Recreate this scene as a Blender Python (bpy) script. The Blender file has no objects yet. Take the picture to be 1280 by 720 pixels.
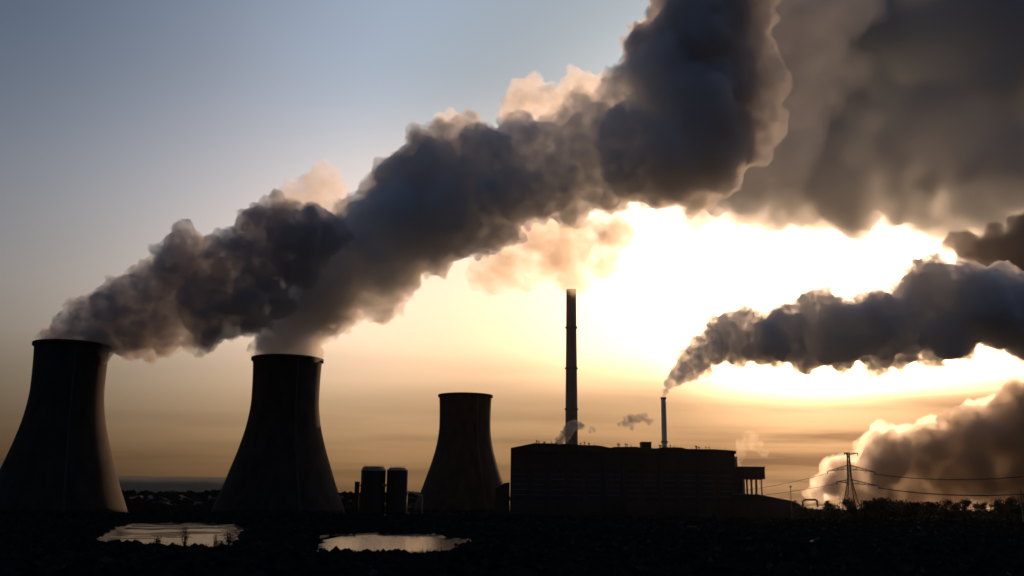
import bpy, bmesh, math, random
import numpy as np
from mathutils import Vector, Matrix

sc = bpy.context.scene
C = sc.collection
R = math.radians
random.seed(7)

# ------------------------------------------------------------------ camera
W, H, FPX = 1280.0, 720.0, 1244.4
CAM_Z = 12.0
PITCH, ROLL = math.atan(268.0 / FPX), R(0.6)
cd = bpy.data.cameras.new('camera')
cam = bpy.data.objects.new('camera', cd)
C.objects.link(cam)
cd.sensor_width = 36.0
cd.lens = 36.0 * FPX / W
cd.clip_start = 0.5
cd.clip_end = 120000
CAM_ROT = Matrix.Rotation(math.pi / 2 + PITCH, 3, 'X') @ Matrix.Rotation(ROLL, 3, 'Z')
cam.matrix_world = Matrix.Translation((0, 0, CAM_Z)) @ CAM_ROT.to_4x4()
sc.camera = cam


def ray(px, py):
    """direction of a photograph pixel, scaled so that its Y component is 1"""
    d = CAM_ROT @ Vector(((px - W / 2) / FPX, -(py - H / 2) / FPX, -1.0))
    return d / d.y


def P(px, py, Y):
    d = ray(px, py)
    return Vector((d.x * Y, Y, CAM_Z + d.z * Y))


def on_ground(px, py, z=0.0):
    d = ray(px, py)
    Y = (z - CAM_Z) / d.z
    return Vector((d.x * Y, Y, z))


# ------------------------------------------------------------------ sky and sun
sd = ray(1077, 356).normalized()
SUN_EL, SUN_AZ = math.asin(sd.z), math.atan2(sd.x, sd.y)
world = bpy.data.worlds.new('World')
sc.world = world
world.use_nodes = True
wt = world.node_tree
bg = wt.nodes['Background']
bg.inputs[1].default_value = 0.07


def wn(kind, **kw):
    n = wt.nodes.new(kind)
    for k, v in kw.items():
        setattr(n, k, v)
    return n


def wmath(op, a, b=None, c=None, clamp=False):
    n = wn('ShaderNodeMath', operation=op, use_clamp=clamp)
    for i, v in enumerate((a, b, c)):
        if v is None:
            continue
        if isinstance(v, (int, float)):
            n.inputs[i].default_value = v
        else:
            wt.links.new(v, n.inputs[i])
    return n.outputs[0]


def wrange(x, a, b, c=0.0, d=1.0):
    n = wn('ShaderNodeMapRange', interpolation_type='SMOOTHSTEP')
    wt.links.new(x, n.inputs[0])
    for i, v in enumerate((a, b, c, d)):
        n.inputs[i + 1].default_value = v
    return n.outputs[0]


sky = wn('ShaderNodeTexSky', sky_type='NISHITA', sun_disc=False, sun_elevation=SUN_EL, sun_rotation=SUN_AZ,
         air_density=1.0, dust_density=5.0, ozone_density=3.3, altitude=0.0)
geo = wn('ShaderNodeTexCoord')
sep = wn('ShaderNodeSeparateXYZ')
wt.links.new(geo.outputs['Generated'], sep.inputs[0])
dx, dy, dz = sep.outputs
# stratus streaks low over the horizon, seen from below on a flat layer of cloud
inv = wmath('DIVIDE', 1.0, wmath('MAXIMUM', wmath('ADD', dz, 0.045), 0.02))
cmb = wn('ShaderNodeCombineXYZ')
wt.links.new(wmath('MULTIPLY', wmath('MULTIPLY', dx, inv), 0.55), cmb.inputs[0])
wt.links.new(wmath('MULTIPLY', wmath('MULTIPLY', dy, inv), 0.9), cmb.inputs[1])
nz = wn('ShaderNodeTexNoise')
nz.inputs['Scale'].default_value = 0.55
nz.inputs['Detail'].default_value = 5
nz.inputs['Roughness'].default_value = 0.5
wt.links.new(cmb.outputs[0], nz.inputs['Vector'])
cloud = wrange(nz.outputs['Fac'], 0.38, 0.72)
low = wrange(dz, 0.17, 0.03)                       # only the lowest ten degrees carry streaks
above = wrange(dz, -0.02, 0.02)
streak = wmath('MULTIPLY', cloud, low)
# a thick bank of stratus lying on the horizon
bank_noise = wn('ShaderNodeTexNoise')
bank_noise.inputs['Scale'].default_value = 2.2
bank_noise.inputs['Detail'].default_value = 2
cmb2 = wn('ShaderNodeCombineXYZ')
wt.links.new(wmath('MULTIPLY', dx, 1.0), cmb2.inputs[0])
wt.links.new(wmath('MULTIPLY', dz, 9.0), cmb2.inputs[2])
wt.links.new(cmb2.outputs[0], bank_noise.inputs['Vector'])
edge = wmath('ADD', dz, wmath('MULTIPLY', wmath('SUBTRACT', bank_noise.outputs['Fac'], 0.5), 0.07))
bank = wrange(edge, 0.160, 0.092)
# heavier towards the sun's side
east = wrange(dx, -0.45, 0.40, 0.12, 1.07)
front = wrange(dy, -0.2, 0.3)
bank = wmath('MULTIPLY', wmath('MULTIPLY', bank, east), front)
thick = wmath('ADD', wmath('MULTIPLY', streak, 0.20), wmath('MULTIPLY', bank, 0.87), clamp=True)
# added blue-grey dimming of unseen sky behind the camera, shades the near sides
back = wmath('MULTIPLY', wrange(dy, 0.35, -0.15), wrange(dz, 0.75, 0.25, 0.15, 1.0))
mixc = wn('ShaderNodeMix', data_type='RGBA', blend_type='MULTIPLY')
wt.links.new(thick, mixc.inputs[0])
wt.links.new(sky.outputs[0], mixc.inputs[6])
mixc.inputs[7].default_value = (0.07, 0.062, 0.062, 1)
back_dim = wn('ShaderNodeMix', data_type='RGBA', blend_type='MULTIPLY')
wt.links.new(back, back_dim.inputs[0])
wt.links.new(mixc.outputs[2], back_dim.inputs[6])
back_dim.inputs[7].default_value = (0.26, 0.32, 0.44, 1)
# dust low in the air warms the sky towards the horizon
tint = wn('ShaderNodeMix', data_type='RGBA', blend_type='MULTIPLY')
wt.links.new(wrange(dz, 0.50, 0.12), tint.inputs[0])
wt.links.new(back_dim.outputs[2], tint.inputs[6])
tint.inputs[7].default_value = (1.27, 0.94, 0.74, 1)
# thin cirrus spreads the sun's aureole
dot = wn('ShaderNodeVectorMath', operation='DOT_PRODUCT')
wt.links.new(geo.outputs['Generated'], dot.inputs[0])
dot.inputs[1].default_value = sd
aur = wrange(dot.outputs['Value'], 0.64, 0.86, 0.93, 1.43)
mid = wmath('MULTIPLY', wrange(dz, 0.10, 0.21, 0.0, 0.3), wrange(dz, 0.42, 0.25))
gain = wmath('MULTIPLY', wmath('MULTIPLY', aur, wmath('ADD', mid, 1.0)), wrange(dz, 0.04, 0.15, 0.70, 1.0))
glare = wrange(dot.outputs['Value'], 0.86, 0.95, 1.0, 0.70)
gain = wmath('MULTIPLY', gain, wmath('MAXIMUM', glare, wrange(dot.outputs['Value'], 0.975, 0.999, 0.70, 1.6)))
# the air is clearer high up: the aureole fades there
high = wrange(dz, 0.29, 0.42)
clear = wrange(dot.outputs['Value'], 0.80, 0.93, 0.0, 0.36)
gain = wmath('MULTIPLY', gain, wmath('SUBTRACT', 1.0, wmath('MULTIPLY', high, clear)))
lit = wn('ShaderNodeVectorMath', operation='SCALE')
blue = wn('ShaderNodeMix', data_type='RGBA', blend_type='MULTIPLY')
wt.links.new(wmath('MULTIPLY', high, wrange(dot.outputs['Value'], 0.78, 0.90)), blue.inputs[0])
wt.links.new(tint.outputs[2], blue.inputs[6])
blue.inputs[7].default_value = (1.05, 1.2, 1.33, 1)
cream = wn('ShaderNodeMix', data_type='RGBA', blend_type='MULTIPLY')
wt.links.new(wmath('MULTIPLY', wmath('MULTIPLY', wmath('SUBTRACT', 1.0, high), wrange(dz, 0.09, 0.16)), wrange(dot.outputs['Value'], 0.86, 0.95)), cream.inputs[0])
wt.links.new(blue.outputs[2], cream.inputs[6])
cream.inputs[7].default_value = (0.95, 0.89, 0.86, 1)
wt.links.new(cream.outputs[2], lit.inputs[0])
wt.links.new(gain, lit.inputs['Scale'])
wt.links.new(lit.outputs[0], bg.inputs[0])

sl = bpy.data.lights.new('sun', 'SUN')
sl.energy = 2.0
sl.angle = R(0.5)
sl.color = (1.0, 0.58, 0.31)
sun = bpy.data.objects.new('sun', sl)
C.objects.link(sun)
sun.rotation_euler = (-sd).to_track_quat('-Z', 'Y').to_euler()
sun.location = sd * 500

vs = sc.view_settings
vs.view_transform = 'Standard'
vs.look = 'None'
vs.exposure = 0.0
vs.gamma = 1.0
vs.use_curve_mapping = False
cy = sc.cycles
cy.max_bounces = 18
cy.volume_bounces = 14
cy.diffuse_bounces = 2
cy.glossy_bounces = 2
cy.transparent_max_bounces = 128
cy.use_denoising = True
cy.filter_width = 1.6
cy.sample_clamp_indirect = 8.0


# ------------------------------------------------------------------ helpers
def tag(o, label=None, cat=None, group=None, kind=None):
    for k, v in (('label', label), ('category', cat), ('group', group), ('kind', kind)):
        if v:
            o[k] = v
    return o


def empty(name, loc, label, cat, group=None, rotz=0.0):
    o = bpy.data.objects.new(name, None)
    C.objects.link(o)
    o.location = loc
    o.rotation_euler.z = rotz
    return tag(o, label, cat, group)


class MB:
    """collects simple shapes into one mesh"""

    def __init__(s):
        s.v, s.f = [], []

    def add(s, v, f):
        n = len(s.v)
        s.v += [tuple(p) for p in v]
        s.f += [tuple(i + n for i in q) for q in f]
        return s

    def box(s, x0, x1, y0, y1, z0, z1):
        v = [(x, y, z) for z in (z0, z1) for y in (y0, y1) for x in (x0, x1)]
        return s.add(v, [(0, 2, 3, 1), (4, 5, 7, 6), (0, 1, 5, 4), (2, 6, 7, 3), (0, 4, 6, 2), (1, 3, 7, 5)])

    def bar(s, a, b, w, n=4):
        a, b = Vector(a), Vector(b)
        d = (b - a).normalized()
        u = d.orthogonal().normalized()
        t = d.cross(u)
        v = []
        for p in (a, b):
            for k in range(n):
                q = 2 * math.pi * k / n
                v.append(p + (u * math.cos(q) + t * math.sin(q)) * w * 0.5)
        f = [(k, (k + 1) % n, n + (k + 1) % n, n + k) for k in range(n)]
        return s.add(v, f + [tuple(range(n))[::-1], tuple(range(n, 2 * n))])

    def lathe(s, prof, n=48, centre=(0, 0), close=False):
        v, f = [], []
        for r, z in prof:
            for k in range(n):
                q = 2 * math.pi * k / n
                v.append((centre[0] + r * math.cos(q), centre[1] + r * math.sin(q), z))
        m = len(prof)
        for i in range(m if close else m - 1):
            j = (i + 1) % m
            for k in range(n):
                l = (k + 1) % n
                f.append((i * n + k, i * n + l, j * n + l, j * n + k))
        return s.add(v, f)

    def prism(s, poly, y0, y1):
        """polygon in X,Z pushed from y0 to y1"""
        n = len(poly)
        v = [(x, y0, z) for x, z in poly] + [(x, y1, z) for x, z in poly]
        f = [tuple(range(n)), tuple(range(n, 2 * n))[::-1]]
        f += [(k, n + k, n + (k + 1) % n, (k + 1) % n) for k in range(n)]
        return s.add(v, f)

    def build(s, name, mat, parent=None, smooth=False):
        me = bpy.data.meshes.new(name)
        me.from_pydata(s.v, [], s.f)
        me.validate()
        bm = bmesh.new()
        bm.from_mesh(me)
        bmesh.ops.recalc_face_normals(bm, faces=bm.faces)
        bm.to_mesh(me)
        bm.free()
        if smooth:
            me.shade_smooth()
        me.materials.append(mat)
        o = bpy.data.objects.new(name, me)
        C.objects.link(o)
        o.parent = parent
        return o


def surface(name, base, rough=0.8, var=0.25, scale=0.2, metal=0.0, bump=0.0, stretch=(1, 1, 1), dark=None):
    m = bpy.data.materials.new(name)
    m.use_nodes = True
    t = m.node_tree
    b = t.nodes['Principled BSDF']
    b.inputs['Roughness'].default_value = rough
    b.inputs['Metallic'].default_value = metal
    tc = t.nodes.new('ShaderNodeTexCoord')
    mp = t.nodes.new('ShaderNodeMapping')
    mp.inputs['Scale'].default_value = stretch
    t.links.new(tc.outputs['Object'], mp.inputs[0])
    n = t.nodes.new('ShaderNodeTexNoise')
    n.inputs['Scale'].default_value = scale
    n.inputs['Detail'].default_value = 6
    t.links.new(mp.outputs[0], n.inputs['Vector'])
    r = t.nodes.new('ShaderNodeValToRGB')
    r.color_ramp.elements[0].position = 0.3
    r.color_ramp.elements[1].position = 0.7
    lo = dark if dark else tuple(c * (1 - var) for c in base)
    r.color_ramp.elements[0].color = (*lo, 1)
    r.color_ramp.elements[1].color = (*[c * (1 + var) for c in base], 1)
    t.links.new(n.outputs['Fac'], r.inputs[0])
    t.links.new(r.outputs[0], b.inputs['Base Color'])
    if bump:
        bp = t.nodes.new('ShaderNodeBump')
        bp.inputs['Strength'].default_value = bump
        t.links.new(n.outputs['Fac'], bp.inputs['Height'])
        t.links.new(bp.outputs[0], b.inputs['Normal'])
    return m


def smoke_mat(name, density, colour, aniso=0.5, billow=None, low=0.0, step=0.1):
    """smoke: even density, or (billow = size in metres) torn into denser and thinner billows"""
    m = bpy.data.materials.new(name)
    m.use_nodes = True
    t = m.node_tree
    t.nodes.remove(t.nodes['Principled BSDF'])
    v = t.nodes.new('ShaderNodeVolumePrincipled')
    v.inputs['Color'].default_value = (*colour, 1)
    v.inputs['Density'].default_value = density
    v.inputs['Anisotropy'].default_value = aniso
    t.links.new(v.outputs[0], t.nodes['Material Output'].inputs['Volume'])
    # added surface skin, almost clear, so the volume hull reads as an object
    tr = t.nodes.new('ShaderNodeBsdfTransparent')
    df = t.nodes.new('ShaderNodeBsdfDiffuse')
    df.inputs['Color'].default_value = (*[q * 0.6 for q in colour], 1)
    mx = t.nodes.new('ShaderNodeMixShader')
    mx.inputs[0].default_value = 0.006
    t.links.new(tr.outputs[0], mx.inputs[1])
    t.links.new(df.outputs[0], mx.inputs[2])
    t.links.new(mx.outputs[0], t.nodes['Material Output'].inputs['Surface'])
    if billow is None:
        m.cycles.homogeneous_volume = True
        return m
    tc = t.nodes.new('ShaderNodeTexCoord')
    n = t.nodes.new('ShaderNodeTexNoise')
    n.inputs['Scale'].default_value = 1.0 / billow
    n.inputs['Detail'].default_value = 5
    n.inputs['Roughness'].default_value = 0.62
    n.inputs['Distortion'].default_value = 0.4
    t.links.new(tc.outputs['Object'], n.inputs['Vector'])
    r = t.nodes.new('ShaderNodeMapRange')
    r.interpolation_type = 'SMOOTHSTEP'
    for k, q in enumerate((0.40, 0.62, low * density, density)):
        r.inputs[k + 1].default_value = q
    t.links.new(n.outputs['Fac'], r.inputs[0])
    t.links.new(r.outputs[0], v.inputs['Density'])
    m.cycles.volume_step_rate = step
    return m


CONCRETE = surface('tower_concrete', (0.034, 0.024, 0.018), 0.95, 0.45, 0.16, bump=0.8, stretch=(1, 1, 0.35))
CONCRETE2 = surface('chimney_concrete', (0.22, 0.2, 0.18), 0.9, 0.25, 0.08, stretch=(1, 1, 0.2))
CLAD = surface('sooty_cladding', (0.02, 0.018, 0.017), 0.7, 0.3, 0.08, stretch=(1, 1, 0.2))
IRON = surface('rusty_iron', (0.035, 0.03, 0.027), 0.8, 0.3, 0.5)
STEEL = surface('painted_steel', (0.16, 0.155, 0.15), 0.55, 0.2, 0.5)
PALE = surface('galvanised_stack', (0.75, 0.74, 0.72), 0.5, 0.12, 0.15, stretch=(1, 1, 0.1))
GLASS = surface('dusty_window', (0.03, 0.03, 0.035), 0.2, 0.2, 0.3)
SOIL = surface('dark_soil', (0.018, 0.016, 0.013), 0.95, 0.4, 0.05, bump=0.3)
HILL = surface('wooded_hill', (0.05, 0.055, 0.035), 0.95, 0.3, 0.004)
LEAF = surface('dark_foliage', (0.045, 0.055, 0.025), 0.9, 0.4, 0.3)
BARK = surface('bark', (0.06, 0.05, 0.04), 0.95, 0.3, 1.0)
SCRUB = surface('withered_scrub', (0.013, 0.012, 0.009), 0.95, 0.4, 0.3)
REED = surface('dry_reed', (0.05, 0.045, 0.025), 0.9, 0.3, 0.5)

# ------------------------------------------------------------------ ground, ponds, ridge
rng = np.random.default_rng(3)


def lattice(seed):
    return np.random.default_rng(seed).random((64, 64))


def noise2(x, y, s, seed):
    g = lattice(seed)
    x, y = np.asarray(x) / s, np.asarray(y) / s
    i, j = np.floor(x).astype(int), np.floor(y).astype(int)
    u, v = x - i, y - j
    u, v = u * u * (3 - 2 * u), v * v * (3 - 2 * v)
    a, b = g[i % 64, j % 64], g[(i + 1) % 64, j % 64]
    c, d = g[i % 64, (j + 1) % 64], g[(i + 1) % 64, (j + 1) % 64]
    return (a * (1 - u) + b * u) * (1 - v) + (c * (1 - u) + d * u) * v - 0.5


def inside(poly, x, y):
    """soft signed distance (metres, positive inside) of a convex-ish outline"""
    px = np.array([p.x for p in poly])
    py = np.array([p.y for p in poly])
    n = len(px)
    ins = np.zeros(x.shape, bool)
    dist = np.full(x.shape, 1e9)
    for k in range(n):
        x0, y0, x1, y1 = px[k], py[k], px[(k + 1) % n], py[(k + 1) % n]
        cond = ((y0 > y) != (y1 > y)) & (x < (x1 - x0) * (y - y0) / (y1 - y0 + 1e-12) + x0)
        ins ^= cond
        t = np.clip(((x - x0) * (x1 - x0) + (y - y0) * (y1 - y0)) / ((x1 - x0) ** 2 + (y1 - y0) ** 2), 0, 1)
        dist = np.minimum(dist, np.hypot(x - x0 - t * (x1 - x0), y - y0 - t * (y1 - y0)))
    return np.where(ins, dist, -dist)


POND_A = [on_ground(*p) for p in ((129, 676), (150, 663), (165, 655.5), (232, 655), (300, 657), (296, 678), (276, 685), (240, 683), (215, 685), (197, 677), (170, 681), (140, 681))]
POND_B = [on_ground(*p) for p in ((402, 672), (415, 669), (470, 667.5), (530, 669.5), (582, 675.5), (566, 683), (545, 693.5), (480, 692.5), (405, 691.5))]


def ground_height(x, y):
    h = 0.25 * noise2(x, y, 40, 1) + 0.12 * noise2(x, y, 9, 2)
    for k, poly in enumerate((POND_A, POND_B)):
        sdist = inside(poly, x, y)
        far = np.clip((y - 260) / 130, 0, 1) if k == 0 else np.zeros_like(y)
        rough = 2.2 * noise2(x, y, 14, 5 + k) + 1.0 * noise2(x, y, 5, 8 + k)
        bars = far * 2.0 * np.clip(3.0 * noise2(x * 0.5, y, 20, 11) + 1.6 * noise2(x, y * 1.3, 9, 17) - 0.1, 0, 0.6)
        d = np.clip((sdist + rough) / 5, -1, 1) * 0.45
        h = np.where(sdist > -8, h - np.clip(d + 0.25, -0.2, 1) - 0.0 + np.where(sdist > 2, bars * 0.7, 0), h)
    # a mud bar lying across the left pond
    wob = y - 366 - 26 * noise2(x, y * 0, 34, 51)
    h = h + 0.75 * np.exp(-(wob / 13) ** 2) * np.clip(0.75 + 3.0 * noise2(x, y * 0, 21, 52), 0, 1) * ((x < -90) & (x > -190))
    # an earth bank between the ponds and the works
    h = h + np.exp(-((y - 535) / 14) ** 2) * (2.6 + 1.6 * noise2(x, y * 0, 70, 41) + 0.8 * noise2(x, y * 0, 17, 42))
    # the low wooded rise behind the works
    rise = np.exp(-((y - 1330) / 105) ** 2) * (17 + 4 * noise2(x, y * 0, 300, 21) + 2 * noise2(x, y * 0, 60, 22))
    return h + rise * np.clip((y - 1000) / 200, 0, 1) * np.clip((120 - x) / 160, 0.12, 1)


def spread(core0, core1, step, lo, hi):
    a = list(np.arange(core0, core1 + 0.1, step))
    s, v = step, core1
    while v < hi:
        s *= 1.22
        v = min(v + s, hi)
        a.append(v)
    s, v = step, core0
    while v > lo:
        s *= 1.22
        v = max(v - s, lo)
        a.insert(0, v)
    return np.array(a)


xs = spread(-250, 20, 1.5, -16000, 16000)
ys = spread(205, 560, 1.8, -1500, 25000)
ys = np.sort(np.concatenate([ys, np.arange(1000, 1700, 20.0)]))
gx, gy = np.meshgrid(xs, ys)
gz = ground_height(gx, gy)
nx, ny = len(xs), len(ys)
gv = np.stack([gx.ravel(), gy.ravel(), gz.ravel()], 1)
ii = (np.arange(ny - 1)[:, None] * nx + np.arange(nx - 1)[None, :]).ravel()
gf = np.stack([ii, ii + 1, ii + nx + 1, ii + nx], 1)
me = bpy.data.meshes.new('ground')
me.from_pydata(gv.tolist(), [], gf.tolist())
me.shade_smooth()
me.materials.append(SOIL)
ground = bpy.data.objects.new('ground', me)
C.objects.link(ground)
tag(ground, kind='structure')

wm = bpy.data.materials.new('pond_water')
wm.use_nodes = True
t = wm.node_tree
b = t.nodes['Principled BSDF']
b.inputs['Base Color'].default_value = (0.02, 0.018, 0.014, 1)
b.inputs['Roughness'].default_value = 0.12
b.inputs['IOR'].default_value = 1.33
tc = t.nodes.new('ShaderNodeTexCoord')
n = t.nodes.new('ShaderNodeTexNoise')
n.inputs['Scale'].default_value = 0.7
n.inputs['Detail'].default_value = 4
t.links.new(tc.outputs['Object'], n.inputs['Vector'])
bp = t.nodes.new('ShaderNodeBump')
bp.inputs['Strength'].default_value = 0.25
bp.inputs['Distance'].default_value = 0.4
t.links.new(n.outputs['Fac'], bp.inputs['Height'])
t.links.new(bp.outputs[0], b.inputs['Normal'])
for poly, pad in ((POND_A, 14), (POND_B, 10)):
    x0, x1 = min(p.x for p in poly) - pad, max(p.x for p in poly) + pad
    y0, y1 = min(p.y for p in poly) - pad, max(p.y for p in poly) + pad
    m = MB().add([(x0, y0, -0.22), (x1, y0, -0.22), (x1, y1, -0.22), (x0, y1, -0.22)], [(0, 1, 2, 3)])
    tag(m.build('pond_water', wm), kind='structure')

# far ridge: a long hill nine kilometres away
hm = MB()
cols = 90
ridge_x = np.linspace(-7200, -900, cols)
rv = []
for k, x in enumerate(ridge_x):
    q = (x + 7200) / 6300
    top = 205 * (1 - max(0, (q - 0.72) / 0.28) ** 1.5) + 14 * float(noise2(x, 0, 900, 31)) + 7 * float(noise2(x, 0, 210, 32))
    top = max(top, 2)
    for yy, zz in ((8300, -2), (8700, top * 0.62), (9100, top), (9800, top * 0.8), (10600, -2)):
        rv.append((x, yy, zz))
rf = [(k * 5 + i, k * 5 + 5 + i, k * 5 + 6 + i, k * 5 + 1 + i) for k in range(cols - 1) for i in range(4)]
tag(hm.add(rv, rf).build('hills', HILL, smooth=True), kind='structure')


# ------------------------------------------------------------------ cooling towers
PROFILE = [(0.0, 1.0), (0.03, 0.985), (0.1, 0.972), (0.2, 0.963), (0.3, 0.965), (0.4, 1.02), (0.49, 1.10), (0.62, 1.265), (0.72, 1.42), (0.83, 1.58), (0.92, 1.74), (1.0, 1.88)]
TOWER_H = 114.0


def cooling_tower(px, py, half_px, label):
    d = ray(px, py)
    Y = (TOWER_H + 0.5 - CAM_Z) / d.z                # the near lip of the rim
    r0 = half_px / FPX * Y / math.sqrt(1 + d.x * d.x) - 0.9
    Y += r0
    base = Vector((ray(px, py + 3).x * Y, Y, 0))
    root = empty('cooling_tower', base, label, 'cooling tower', 'cooling towers of the power station')
    z_low = 3.2
    # smooth profile
    fr = np.linspace(0, 1, 44)
    pf = np.interp(fr, [p[0] for p in PROFILE], [p[1] for p in PROFILE])
    ker = np.array([1, 2, 3, 2, 1]) / 9
    pf = np.concatenate([pf[:2], np.convolve(pf, ker, 'valid'), pf[-2:]])
    outer = [(r0 * q, TOWER_H - f * (TOWER_H - z_low)) for f, q in zip(fr, pf)]
    inner = [(r - 0.9, z) for r, z in outer][::-1]
    m = MB().lathe(outer + inner, 96, close=True)
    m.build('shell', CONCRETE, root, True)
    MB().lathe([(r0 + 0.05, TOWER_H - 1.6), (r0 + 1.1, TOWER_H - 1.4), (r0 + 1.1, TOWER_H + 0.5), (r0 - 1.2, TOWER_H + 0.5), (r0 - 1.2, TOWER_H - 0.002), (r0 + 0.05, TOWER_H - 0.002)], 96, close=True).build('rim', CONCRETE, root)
    rb = outer[-1][0]
    col = None
    n = 30
    for k in range(n):
        q = 2 * math.pi * k / n
        if col is None:
            mb = MB()
            for s in (-1, 1):
                mb.bar((rb + 2.5, 0, -0.5), ((rb - 0.5) * math.cos(s * math.pi / n), (rb - 0.5) * math.sin(s * math.pi / n), z_low + 0.3), 0.9, 6)
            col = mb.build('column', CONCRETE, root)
        else:
            c = col.copy()
            C.objects.link(c)
            c.parent = root
            c.rotation_euler.z = q
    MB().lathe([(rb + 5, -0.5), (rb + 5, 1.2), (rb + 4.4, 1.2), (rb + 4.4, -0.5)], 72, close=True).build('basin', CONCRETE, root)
    # stair ladder up the shell
    lm = MB()
    q = R(-60)
    for (ra, za), (rc, zc) in zip(outer[:-1], outer[1:]):
        for s in (-0.012, 0.012):
            lm.bar(((ra + 0.5) * math.cos(q + s), (ra + 0.5) * math.sin(q + s), za), ((rc + 0.5) * math.cos(q + s), (rc + 0.5) * math.sin(q + s), zc), 0.18)
    lm.build('ladder', STEEL, root)
    return root, r0, Y


T1, R1, Y1 = cooling_tower(91, 424, 52, 'nearest and largest cooling tower, dark smoke trailing from its rim, right edge glowing orange')
T2, R2, Y2 = cooling_tower(360, 442.5, 47, 'middle cooling tower with a thick column of steam rising straight out')
T3, R3, Y3 = cooling_tower(582, 490.5, 35, 'smallest farthest cooling tower, idle without steam, next to the boiler house')


# ------------------------------------------------------------------ boiler house
YB = 850.0
def at(px, py, Y=YB):
    p = P(px, py, Y)
    return p.x, p.z


bh = empty('boiler_house', P(778, 628, YB) * 1.0, 'long black boiler house with roof ventilators, both chimneys rising behind it', 'power station building')
bh.location = (at(778, 600)[0], YB, 0)
bx = bh.location.x
roof_px = [(638.5, 559.8), (668, 553.8), (698, 554.2), (724, 556.0), (748, 556.8), (763, 559.6), (768, 558.6), (796, 558.4), (803, 560), (822, 560.4), (829, 558.9), (852, 559.3), (858, 561), (872, 561.3), (893, 561.5), (918, 563.2)]
top = [at(*p) for p in roof_px]
poly = [(top[0][0] - bx, -0.5)] + [(x - bx, z) for x, z in top] + [(top[-1][0] - bx, -0.5)]
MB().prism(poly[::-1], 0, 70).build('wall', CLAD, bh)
xl, xr = top[0][0] - bx, top[-1][0] - bx
zr = top[-1][1]
MB().box(xr + 0.003, xr + 1.2, -1.2, 71, zr - 2.6, zr - 0.2).box(xl, xr, -1.2, -0.003, zr - 2.6, zr - 0.8).build('cornice', CLAD, bh)
for k in range(12):
    x = xl + (xr - xl) * (k + 0.5) / 12
    wmb = MB().box(x - 5.2, x + 5.2, -0.25, -0.004, 14, 40)
    w = wmb.build('window', GLASS, bh)
    mm = MB()
    for j in range(1, 6):
        mm.box(x - 5.2, x + 5.2, -0.4, -0.253, 14 + j * 4.33 - 0.12, 14 + j * 4.33 + 0.12)
    mm.build('mullion', STEEL, w)
    if k:
        xp = xl + (xr - xl) * k / 12
        MB().box(xp - 0.8, xp + 0.8, -0.8, -0.004, 0, zr - 2.7).build('pilaster', CLAD, bh)
# side pipework on the right gable
MB().box(xr + 0.004, xr + 2.2, 4, 16, zr - 11, zr - 7.5).lathe([(0.01, zr - 14), (1.1, zr - 14), (1.1, zr - 5), (0.01, zr - 5)], 12, (xr + 1.6, 2)).build('duct', STEEL, bh)


def ventilator(px, w_px, y_top, y_bot, kind, yoff):
    x, zt = at(px, y_top)
    _, zb = at(px, y_bot)
    x -= bx
    w = w_px / FPX * YB * 0.5
    m = MB()
    if kind == 'T':
        m.lathe([(0.01, zb - 1.5), (w * 0.4, zb - 1.5), (w * 0.4, zt - 0.9), (w * 0.55, zt - 0.9), (w, zt - 0.8), (w, zt - 0.25), (w * 0.4, zt), (0.01, zt)], 12, (x, yoff))
    else:
        m.lathe([(0.01, zb - 1.5), (w * 0.6, zb - 1.5), (w * 0.5, zt), (0.01, zt)], 8, (x, yoff))
    m.build('ventilator', STEEL, bh)


vents = [(671.5, 2.6, 549, 554, 'T'), (674.6, 2.4, 549.2, 554, 'T'), (682, 3.6, 549, 554, 'T'), (690.2, 1.4, 550.2, 554, 'I'), (697, 3.6, 550.5, 555, 'T'), (729, 2.6, 551, 556, 'T'), (732, 2.2, 551, 556, 'T'),
         (738.8, 3.2, 551.6, 556.4, 'T'), (747, 1.5, 552.4, 557, 'I'), (755.5, 1.0, 555, 558.6, 'I'), (776, 2.4, 552.2, 558.8, 'T'), (779, 2.4, 552.4, 558.8, 'T'), (784.2, 2.2, 553.2, 558.8, 'T'),
         (787.8, 2.4, 553.2, 558.8, 'T'), (794.6, 1.6, 553.8, 558.8, 'T'), (827.5, 2.6, 554.6, 559.4, 'T'), (831, 2.4, 554.4, 559.4, 'T'), (837.4, 2.6, 554.2, 559.4, 'T'), (841, 2.0, 555, 559.6, 'T'), (848, 1.6, 555.4, 559.8, 'T'),
         (857, 1.2, 558.4, 561.4, 'I'), (873.6, 2.4, 556, 561.8, 'T'), (876.8, 2.6, 555.6, 561.8, 'T'), (882.4, 2.8, 555.8, 561.8, 'T'), (886.4, 1.8, 557, 561.8, 'T'), (893, 2.0, 557, 562, 'T'), (902, 1.2, 559, 562.4, 'I'), (911, 0.8, 558.6, 563, 'I')]
for k, v in enumerate(vents):
    ventilator(*v, yoff=14 + 9 * (k % 3))
x0, zt = at(806, 551.2)
x1, zb = at(818.5, 561)
MB().box(x0 - bx, x1 - bx, 20, 34, zb - 3, zt).box(x0 - bx - 0.4, x1 - bx + 0.4, 19.6, 34.4, zt + 0.003, zt + 0.5).build('lift_house', CLAD, bh)

# low annex at the left end
xa0, za = at(628, 602.5)
xa1, _ = at(637, 602)
an = empty('pump_house', ((xa0 + xa1) / 2, YB + 4, 0), 'low black shed against the left end of the boiler house', 'shed')
hw = (xa1 - xa0) / 2
MB().prism([(-hw - 6, -0.5), (-hw - 6, za - 6), (-hw + 1, za - 1), (hw, za), (hw, -0.5)][::-1], 0, 26).build('wall', CLAD, an)
MB().box(-hw - 7, -hw + 0, -0.6, 26.6, za - 0.5, za - 0.1).build('roof', STEEL, an)

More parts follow.
